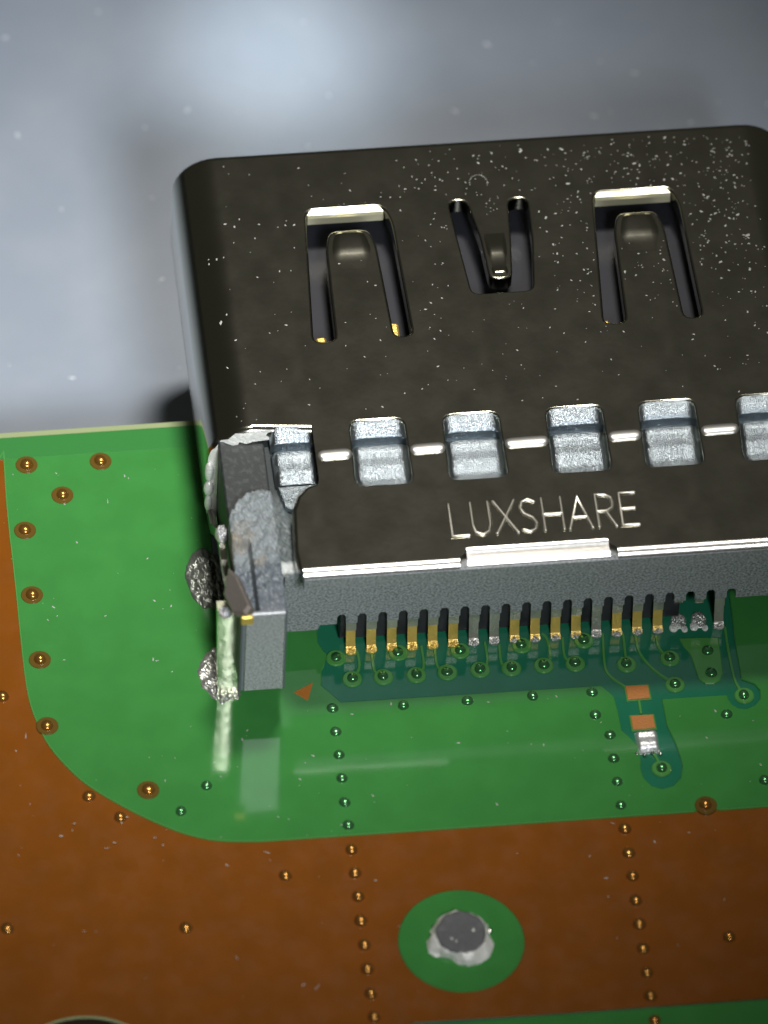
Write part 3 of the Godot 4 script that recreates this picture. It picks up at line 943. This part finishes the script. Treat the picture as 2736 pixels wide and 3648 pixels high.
	part("housing_shade", bevelled_box(Vector3(2.62, 0.95, 3.35), Vector3(8.3, 1.7, 1.1), 0.02).mesh(), M.dark_plastic, c)  # near-black block standing in for the shade under the housing, between the pins
	part("inner_frame", bevelled_box(Vector3(2.9, 1.6, 1.4), Vector3(12.0, 3.4, 2.0), 0.05).mesh(), M.dark_plastic, c)

	# ---- contact pins, two of them broken away
	var golds := [1, 1, 1, 1, 1, 1, 0, 0, 1, 1, 1, 1, 0, 1, 1, 1, 9, 9, 0]
	for k in 19:
		if golds[k] == 9:
			continue
		var x := -1.28 + 0.5 * k
		var pin := part("pin", sweep([Vector2(4.07, 1.20), Vector2(4.085, 0.82), Vector2(4.10, 0.66)], x - 0.125, x + 0.125).mesh(), M.pin_tin, c)
		part("pin_foot", sweep([Vector2(4.10, 0.66), Vector2(4.07, 0.62), Vector2(4.09, 0.42), Vector2(4.12, 0.25), Vector2(4.17, 0.13), Vector2(4.26, 0.08), Vector2(4.30, 0.03)], x - 0.115, x + 0.115).mesh(), M.gold if golds[k] else M.pin_tin, pin)
		part("pin_solder", lumpy(Vector3(x, 0.0, 4.22), 0.15, 0.11, 0.13, 20 + k).mesh(), M.gold if golds[k] and k < 6 else M.bead_metal, pin)
	for k in [16, 17]:
		var x: float = -1.28 + 0.5 * k
		var smear := part("solder_smear", lumpy(Vector3(x + 0.04, 0.0, 3.98), 0.20, 0.06, 0.26, 50 + k).mesh(), M.solder_dull, c, Vector3.ZERO, ["flattened solder where the left of two pins broke off", "flattened solder where the right of two pins broke off"][k - 16])
		part("solder_bead", lumpy(Vector3(x - 0.10, 0.0, 4.18), 0.11, 0.08, 0.13, 60 + k).mesh(), M.torn_metal, smear)
		part("solder_bead", lumpy(Vector3(x + 0.16, 0.0, 4.24), 0.08, 0.06, 0.10, 70 + k).mesh(), M.torn_metal, smear)
		part("pin_stub", sweep([Vector2(4.07, 1.15), Vector2(4.085, 0.90 - 0.1 * (k - 16)), Vector2(4.02, 0.78)], x - 0.11, x + 0.10).mesh(), M.pin_tin, c)

	# ---- the broken rear corner: bare plastic, scuffed on top
	var ear := Shape.new()
	var g := []
	var col := []
	var f := FastNoiseLite.new()
	f.seed = 77
	f.frequency = 1.0
	for i in 41:
		var row := []
		var crow := []
		for j in 101:
			var x := -4.20 + 1.10 * i / 40.0
			var z := 0.30 + 5.65 * j / 100.0
			var scuff := smoothstep(-0.04, 0.10, z - 2.10 - 1.3 * pow(x + 3.45, 2.0) + 0.10 * f.get_noise_2d(x * 6.0, z * 6.0))
			var y := 3.62 + 0.34 * scuff + 0.10 * scuff * f.get_noise_2d(x * 3.0, z * 3.0) * (1.0 - smoothstep(5.3, 5.8, z))
			y += 0.05 * scuff * f.get_noise_2d(x * 11.0, z * 11.0) * (1.0 - smoothstep(5.5, 5.9, z))
			if x < -3.75 and z > 3.7: y -= 0.30 * smoothstep(3.7, 3.8, z) * smoothstep(-3.75, -3.82, x)
			if i == 0 or i == 40: y -= 0.05
			row.append(Vector3(x, y, z))
			var base := Color(0.024, 0.029, 0.029).lerp(Color(0.055, 0.063, 0.06), smoothstep(0.0, 0.6, f.get_noise_2d(x * 5.0 + 3.0, z * 5.0)))
			var pale := Color(0.20, 0.225, 0.235).lerp(Color(0.25, 0.22, 0.17), smoothstep(-0.1, 0.5, f.get_noise_2d(x * 0.9 + 4.0, z * 0.8)) * smoothstep(2.9, 3.6, z))
			pale = pale.lerp(Color(0.11, 0.13, 0.15), smoothstep(4.2, 4.6, z + 0.4 * f.get_noise_2d(x * 2.0, z)))
			pale = pale.lerp(Color(0.36, 0.39, 0.40), 0.8 * smoothstep(0.15, 0.5, f.get_noise_2d(x * 14.0, z * 14.0 + 30.0)))
			crow.append(base.lerp(pale, scuff))
		g.append(row); col.append(crow)
	heightfield(ear, g, col)
	for i in 40:     # front and back faces
		for j in [0, 100]:
			ear.tint = col[i][j]
			var a: Vector3 = g[i][j]
			var b: Vector3 = g[i + 1][j]
			ear.flat(a, b, Vector3(b.x, 1.0, b.z), Vector3(a.x, 1.0, a.z), Vector3(0, 0, 1.0 if j else -1.0))
	for j in 100:    # sides
		for i in [0, 40]:
			ear.tint = col[i][j]
			var a: Vector3 = g[i][j]
			var b: Vector3 = g[i][j + 1]
			ear.flat(a, b, Vector3(b.x, 1.0, b.z), Vector3(a.x, 1.0, a.z), Vector3(1.0 if i else -1.0, 0, 0))
	var block := part("side_housing", ear.mesh(true), M.scuffed_plastic, c, Vector3.ZERO, "bare scuffed grey plastic where the metal corner broke off")
	part("end_face", bevelled_box(Vector3(-3.62, 2.49, 5.93), Vector3(0.97, 2.98, 0.12), 0.03).mesh(), M.block_plastic, block)
	var shelf := Shape.new()
	var g2 := []
	var c2 := []
	for i in 13:
		var row := []
		var crow := []
		for j in 61:
			var x := -3.12 + 0.56 * i / 12.0
			var z := 0.30 + 4.25 * j / 60.0
			var rough := smoothstep(1.9, 2.4, z)
			row.append(Vector3(x, 3.50 + 0.10 * rough * f.get_noise_2d(x * 6.0 + 40.0, z * 5.0), z))
			var k := Color(0.030, 0.036, 0.036).lerp(Color(0.10, 0.12, 0.12), rough)
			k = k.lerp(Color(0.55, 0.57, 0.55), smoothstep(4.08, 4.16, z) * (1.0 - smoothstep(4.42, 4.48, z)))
			k = k.lerp(Color(0.26, 0.29, 0.29), 0.7 * rough * smoothstep(0.2, 0.5, f.get_noise_2d(x * 9.0, z * 9.0)))
			crow.append(k)
		g2.append(row); c2.append(crow)
	heightfield(shelf, g2, c2)
	part("housing_shelf", shelf.mesh(true), M.scuffed_plastic, c)

	# ---- what is left of the metal on that side: wall stub, bent flap and mounting leg
	var wall := Shape.new()
	var wall_top := [[0.45, 1.15], [1.2, 1.5], [2.2, 2.6], [2.6, 2.95], [3.5, 3.0], [4.2, 3.25], [5.2, 3.2]]
	for k in wall_top.size() - 1:
		var a: Array = wall_top[k]
		var b: Array = wall_top[k + 1]
		wall.flat(Vector3(-4.42, a[1], a[0]), Vector3(-4.42, b[1], b[0]), Vector3(-4.28, b[1], b[0]), Vector3(-4.28, a[1], a[0]), Vector3.UP)
		wall.flat(Vector3(-4.42, a[1], a[0]), Vector3(-4.42, b[1], b[0]), Vector3(-4.42, b[1] - 0.35, b[0]), Vector3(-4.42, a[1] - 0.35, a[0]), Vector3.LEFT)
		wall.flat(Vector3(-4.28, a[1], a[0]), Vector3(-4.28, b[1], b[0]), Vector3(-4.28, b[1] - 0.35, b[0]), Vector3(-4.28, a[1] - 0.35, a[0]), Vector3.RIGHT)
	part("side_wall", wall.mesh(), M.shell_metal, c)
	part("right_wall", bevelled_box(Vector3(10.6, 1.8, 2.6), Vector3(0.2, 3.9, 4.3), 0.05).mesh(), M.shell_metal, c)
	part("corner_burr", lumpy(Vector3(-4.34, 3.0, 2.75), 0.16, 0.28, 0.22, 91).mesh(), M.solder_smooth, c)
	# bent flap: a thick shard that leans towards the leg
	var fl := [Vector3(-4.38, 4.06, 4.60), Vector3(-4.56, 3.82, 5.2), Vector3(-4.40, 3.92, 5.9), Vector3(-4.12, 4.10, 6.08), Vector3(-3.98, 4.20, 5.95), Vector3(-4.22, 4.18, 4.95)]
	var flap := Shape.new()
	var fn: Vector3 = (fl[2] - fl[0]).cross(fl[4] - fl[0]).normalized()
	if fn.y < 0.0: fn = -fn
	var mc := Vector3.ZERO
	for p in fl: mc += p / 6.0
	for k in 6:
		var a: Vector3 = fl[k]
		var b: Vector3 = fl[(k + 1) % 6]
		var ai: Vector3 = a.lerp(mc, 0.16) + fn * 0.05
		var bi: Vector3 = b.lerp(mc, 0.16) + fn * 0.05
		flap.tri(ai, bi, mc + fn * 0.05, fn, fn, fn)
		flap.flat(a, b, bi, ai, (a + b) / 2.0 - mc + fn)
		flap.flat(a, b, b - fn * 0.16, a - fn * 0.16, (a + b) / 2.0 - mc)
	part("bent_flap", flap.mesh(), M.flap_metal, c, Vector3.ZERO, "dark bent metal shard at the broken corner")
	part("flap_tip", bevelled_box(Vector3(-4.08, 3.90, 6.08), Vector3(0.30, 0.30, 0.10), 0.03).mesh(), M.gold, c)
	var leg := Shape.new()
	var lg := []
	for i in 9:
		var row := []
		for j in 41:
			var u := i / 8.0
			var y := 0.05 + 3.28 * j / 40.0
			var bulge := 0.018 * sin(PI * u)
			row.append(Vector3(lerpf(-4.63, -4.15, u) - 0.02 * y, y, 5.30 + bulge + 0.004 * f.get_noise_2d(u * 2.0, y * 2.2)))
		lg.append(row)
	for i in 8:
		for j in 40:
			var nrm := []
			for k in [[i, j], [i + 1, j], [i + 1, j + 1], [i, j + 1]]:
				var du: Vector3 = lg[mini(k[0] + 1, 8)][k[1]] - lg[maxi(k[0] - 1, 0)][k[1]]
				var dv: Vector3 = lg[k[0]][mini(k[1] + 1, 40)] - lg[k[0]][maxi(k[1] - 1, 0)]
				nrm.append(du.cross(dv).normalized())
			leg.quad(lg[i][j], lg[i + 1][j], lg[i + 1][j + 1], lg[i][j + 1], nrm[0], nrm[1], nrm[2], nrm[3])
	for j in 40:
		for i in [0, 8]:
			var a: Vector3 = lg[i][j]
			var b: Vector3 = lg[i][j + 1]
			leg.flat(a, b, b - Vector3(0, 0, 0.3), a - Vector3(0, 0, 0.3), Vector3(1.0 if i else -1.0, 0, 0))
	leg.flat(lg[0][40], lg[8][40], lg[8][40] - Vector3(0, 0, 0.3), lg[0][40] - Vector3(0, 0, 0.3), Vector3.UP)
	part("mounting_leg", leg.mesh(), M.leg_reflection_metal, c)
	part("leg_solder", lumpy(Vector3(-4.52, 3.26, 5.32), 0.16, 0.14, 0.16, 97).mesh(), M.solder_smooth, c)


# ---------------------------------------------------------------- dust
func flake_mesh(long: float) -> ArrayMesh:
	var s := Shape.new()
	var p := [Vector3(-0.5 * long, 0, 0.1), Vector3(0.35 * long, 0, 0.42), Vector3(0.5 * long, 0.05, -0.25), Vector3(-0.1 * long, 0.05, -0.5), Vector3(0.03, 0.30, 0.0)]
	for k in 4:
		var a: Vector3 = p[k]
		var b: Vector3 = p[(k + 1) % 4]
		s.flat(a, b, p[4], p[4], (a + b) / 2.0 + Vector3(0, 0.4, 0))
	return s.mesh()


func dust(called: String, label: String, spots: Array, long: float, of := "flake") -> void:     # spots of [place, size]
	var mm := MultiMesh.new()
	mm.transform_format = MultiMesh.TRANSFORM_3D
	mm.mesh = flake_mesh(long)
	mm.instance_count = spots.size()
	for i in spots.size():
		var b := Basis(Vector3.UP, rng.randf() * TAU).rotated(Vector3(1, 0, 0), rng.randf_range(-0.25, 0.25))
		mm.set_instance_transform(i, Transform3D(b.scaled(Vector3.ONE * spots[i][1]), spots[i][0] * S))
	var o := MultiMeshInstance3D.new()
	o.name = called
	o.multimesh = mm
	o.material_override = M[of]
	o.set_meta("kind", "stuff")
	o.set_meta("label", label)
	o.set_meta("category", "dust")
	add_child(o, true)


func in_any(p: Vector2, polys: Array) -> bool:
	for q in polys:
		if Geometry2D.is_point_in_polygon(p, PackedVector2Array(q)):
			return true
	return false


func all_dust() -> void:
	var avoid := [grown(spring_slot(-0.40), 0.1), grown(spring_slot(6.72), 0.1), [Vector2(2.0, -6.6), Vector2(4.3, -6.6), Vector2(4.1, -3.3), Vector2(2.2, -3.3)]]
	var spots := []
	while spots.size() < 620:
		var p := Vector2(rng.randf_range(-3.9, 9.8), rng.randf_range(-8.1, 0.2))
		var keep := 0.10 + 0.9 * clampf((p.x + 2.0) / 11.0, 0.0, 1.0) * clampf((-p.y - 1.5) / 6.0, 0.0, 1.0)
		if rng.randf() > keep or in_any(p, avoid): continue
		var y := TOP if p.x > -3.37 and p.x < 9.65 else 2.9 + sqrt(maxf(0.0, 1.21 - pow(absf(p.x - 3.14) - 6.51, 2.0)))
		spots.append([Vector3(p.x, y, p.y), (0.014 + 0.034 * pow(rng.randf(), 1.6)) * (1.8 if rng.randf() < 0.06 else 1.0)])
	for k in 70:
		spots.append([Vector3(rng.randf_range(6.2, 9.6), TOP, rng.randf_range(-7.8, -3.6)), 0.018 + 0.05 * pow(rng.randf(), 2.0)])
		if in_any(Vector2(spots[-1][0].x, spots[-1][0].z), avoid): spots.pop_back()
	for k in 16:     # a crusty arc above the middle slot
		var a := PI * (0.95 + 1.15 * k / 15.0)
		spots.append([Vector3(2.98 + 0.22 * cos(a), TOP, -6.95 + 0.26 * sin(a)), rng.randf_range(0.018, 0.035)])
	for k in 14:
		spots.append([Vector3(3.15 + rng.randf_range(-0.3, 0.3), TOP, -6.3 + rng.randf_range(-0.3, 0.6)), rng.randf_range(0.014, 0.032)])
	dust("dust", "white dust specks scattered over the dark metal top of the connector", spots, 1.7)
	spots = []
	var block := [[Vector2(-4.2, -9), Vector2(10, -9), Vector2(10, 4.2), Vector2(-4.2, 6.0)], CLEARANCE]
	while spots.size() < 160:
		var p := Vector2(rng.randf_range(-10.5, 9.0), rng.randf_range(-2.3, 15.5))
		if in_any(p, block) or rng.randf() > (1.0 if p.y < 9.7 else 0.22): continue
		spots.append([Vector3(p.x, 0.058 if p.y < 9.8 and p.x > -9.0 else 0.035, p.y), 0.012 + 0.04 * pow(rng.randf(), 2.0)])
	dust("dust", "pale lint and dust specks on the green and brown board", spots, 2.2)
	spots = []
	while spots.size() < 13:
		var p := Vector2(rng.randf_range(-10.0, 8.5), rng.randf_range(-1.5, 14.5))
		if in_any(p, block): continue
		spots.append([Vector3(p.x, 0.058 if p.y < 9.8 and p.x > -9.0 else 0.035, p.y), rng.randf_range(0.014, 0.026)])
	dust("lint", "thin pale lint fibres lying on the green and brown board", spots, 9.0)
	spots = []
	while spots.size() < 60:
		spots.append([Vector3(rng.randf_range(-9, 12), DEEP + 0.01, rng.randf_range(-22, -6)), 0.02 + 0.05 * pow(rng.randf(), 2.0)])
	dust("dust", "pale specks on the blue-grey surface behind the connector", spots, 3.0, "pale_flake")


const DEEP := -4.2


func _ready() -> void:
	rng.seed = 12
	# ---- camera
	var cam := Camera3D.new()
	cam.name = "camera"
	cam.fov = 5.5695
	cam.near = 0.5
	cam.far = 200.0
	var eye := Vector3(-24.30301304, 201.36568122, 159.05106898) * S
	var right := Vector3(0.99336972, 0.03287808, 0.11016185)
	var up := Vector3(0.06577458, 0.62336616, -0.77915874)
	cam.transform = Transform3D(Basis(right, up, right.cross(up)), eye)
	var optics := CameraAttributesPhysical.new()
	optics.frustum_focal_length = 200.0
	optics.frustum_focus_distance = 25.6
	optics.exposure_aperture = 0.6
	cam.attributes = optics
	cam.fov = 5.5695
	add_child(cam)
	cam.make_current()
	# ---- surroundings: a dark room
	var we := WorldEnvironment.new()
	we.name = "surroundings"
	var env := Environment.new()
	env.background_mode = Environment.BG_COLOR
	env.background_color = lin(0.037, 0.036, 0.029)
	env.tonemap_mode = Environment.TONE_MAPPER_LINEAR
	env.tonemap_exposure = 1.0
	env.sdfgi_enabled = true
	env.ssao_enabled = true
	env.ssil_enabled = true
	we.environment = env
	add_child(we)
	# ---- lamps: one overhead, one beside the camera, one narrow spot added behind to cast the glare pool
	lamp("overhead_lamp", Vector3(7, 110, -27), Vector3(-3, 0, -5), 132.0, 1.0, 10.9, Color(1.0, 0.98, 0.95))
	lamp("camera_lamp", Vector3(5, 101, 97), Vector3(-10, 0, -9), 245.0, 1.4, 8.9, Color(0.96, 0.98, 1.0))
	lamp("glare_spot", Vector3(0, 95, -100), Vector3(-0.5, -4.2, -18.5), 190.0, 0.25, 1.1, Color(0.9, 0.96, 1.0))

	materials()
	var pe := mat("pin_end", lin(0.17, 0.17, 0.175), 0.5, 0.3)
	bumpy(pe, grain(55, 0.08, 512, true, 8.0, 3), 4.0, 0.8)
	var lm := mat("letter_metal", lin(0.55, 0.53, 0.46), 0.34, 1.0)

	# ---- setting
	var ground := MeshInstance3D.new()
	ground.name = "work_surface"
	var bs := BoxMesh.new()
	bs.size = Vector3(90, 0.5, 90)
	ground.mesh = bs
	ground.material_override = M.surface
	ground.position = Vector3(0, DEEP * S - 0.25, 0)
	ground.set_meta("kind", "structure")
	ground.set_meta("label", "smooth blue-grey surface behind and below the board")
	add_child(ground)

	circuit_board()
	port_connector()
	all_dust()


func lamp(called: String, at: Vector3, to: Vector3, energy: float, size: float, angle: float, colour: Color) -> void:
	var l := SpotLight3D.new()
	l.name = called
	l.light_energy = energy
	l.light_color = colour
	l.light_size = size
	l.spot_angle = angle
	l.spot_angle_attenuation = 1.0
	l.spot_range = 60.0
	l.spot_attenuation = 2.0
	l.shadow_enabled = true
	add_child(l)
	var z := (at - to).normalized()
	var x := Vector3.UP.cross(z)
	if x.length() < 0.01: x = Vector3.RIGHT
	x = x.normalized()
	l.transform = Transform3D(Basis(x, z.cross(x), z), at * S)
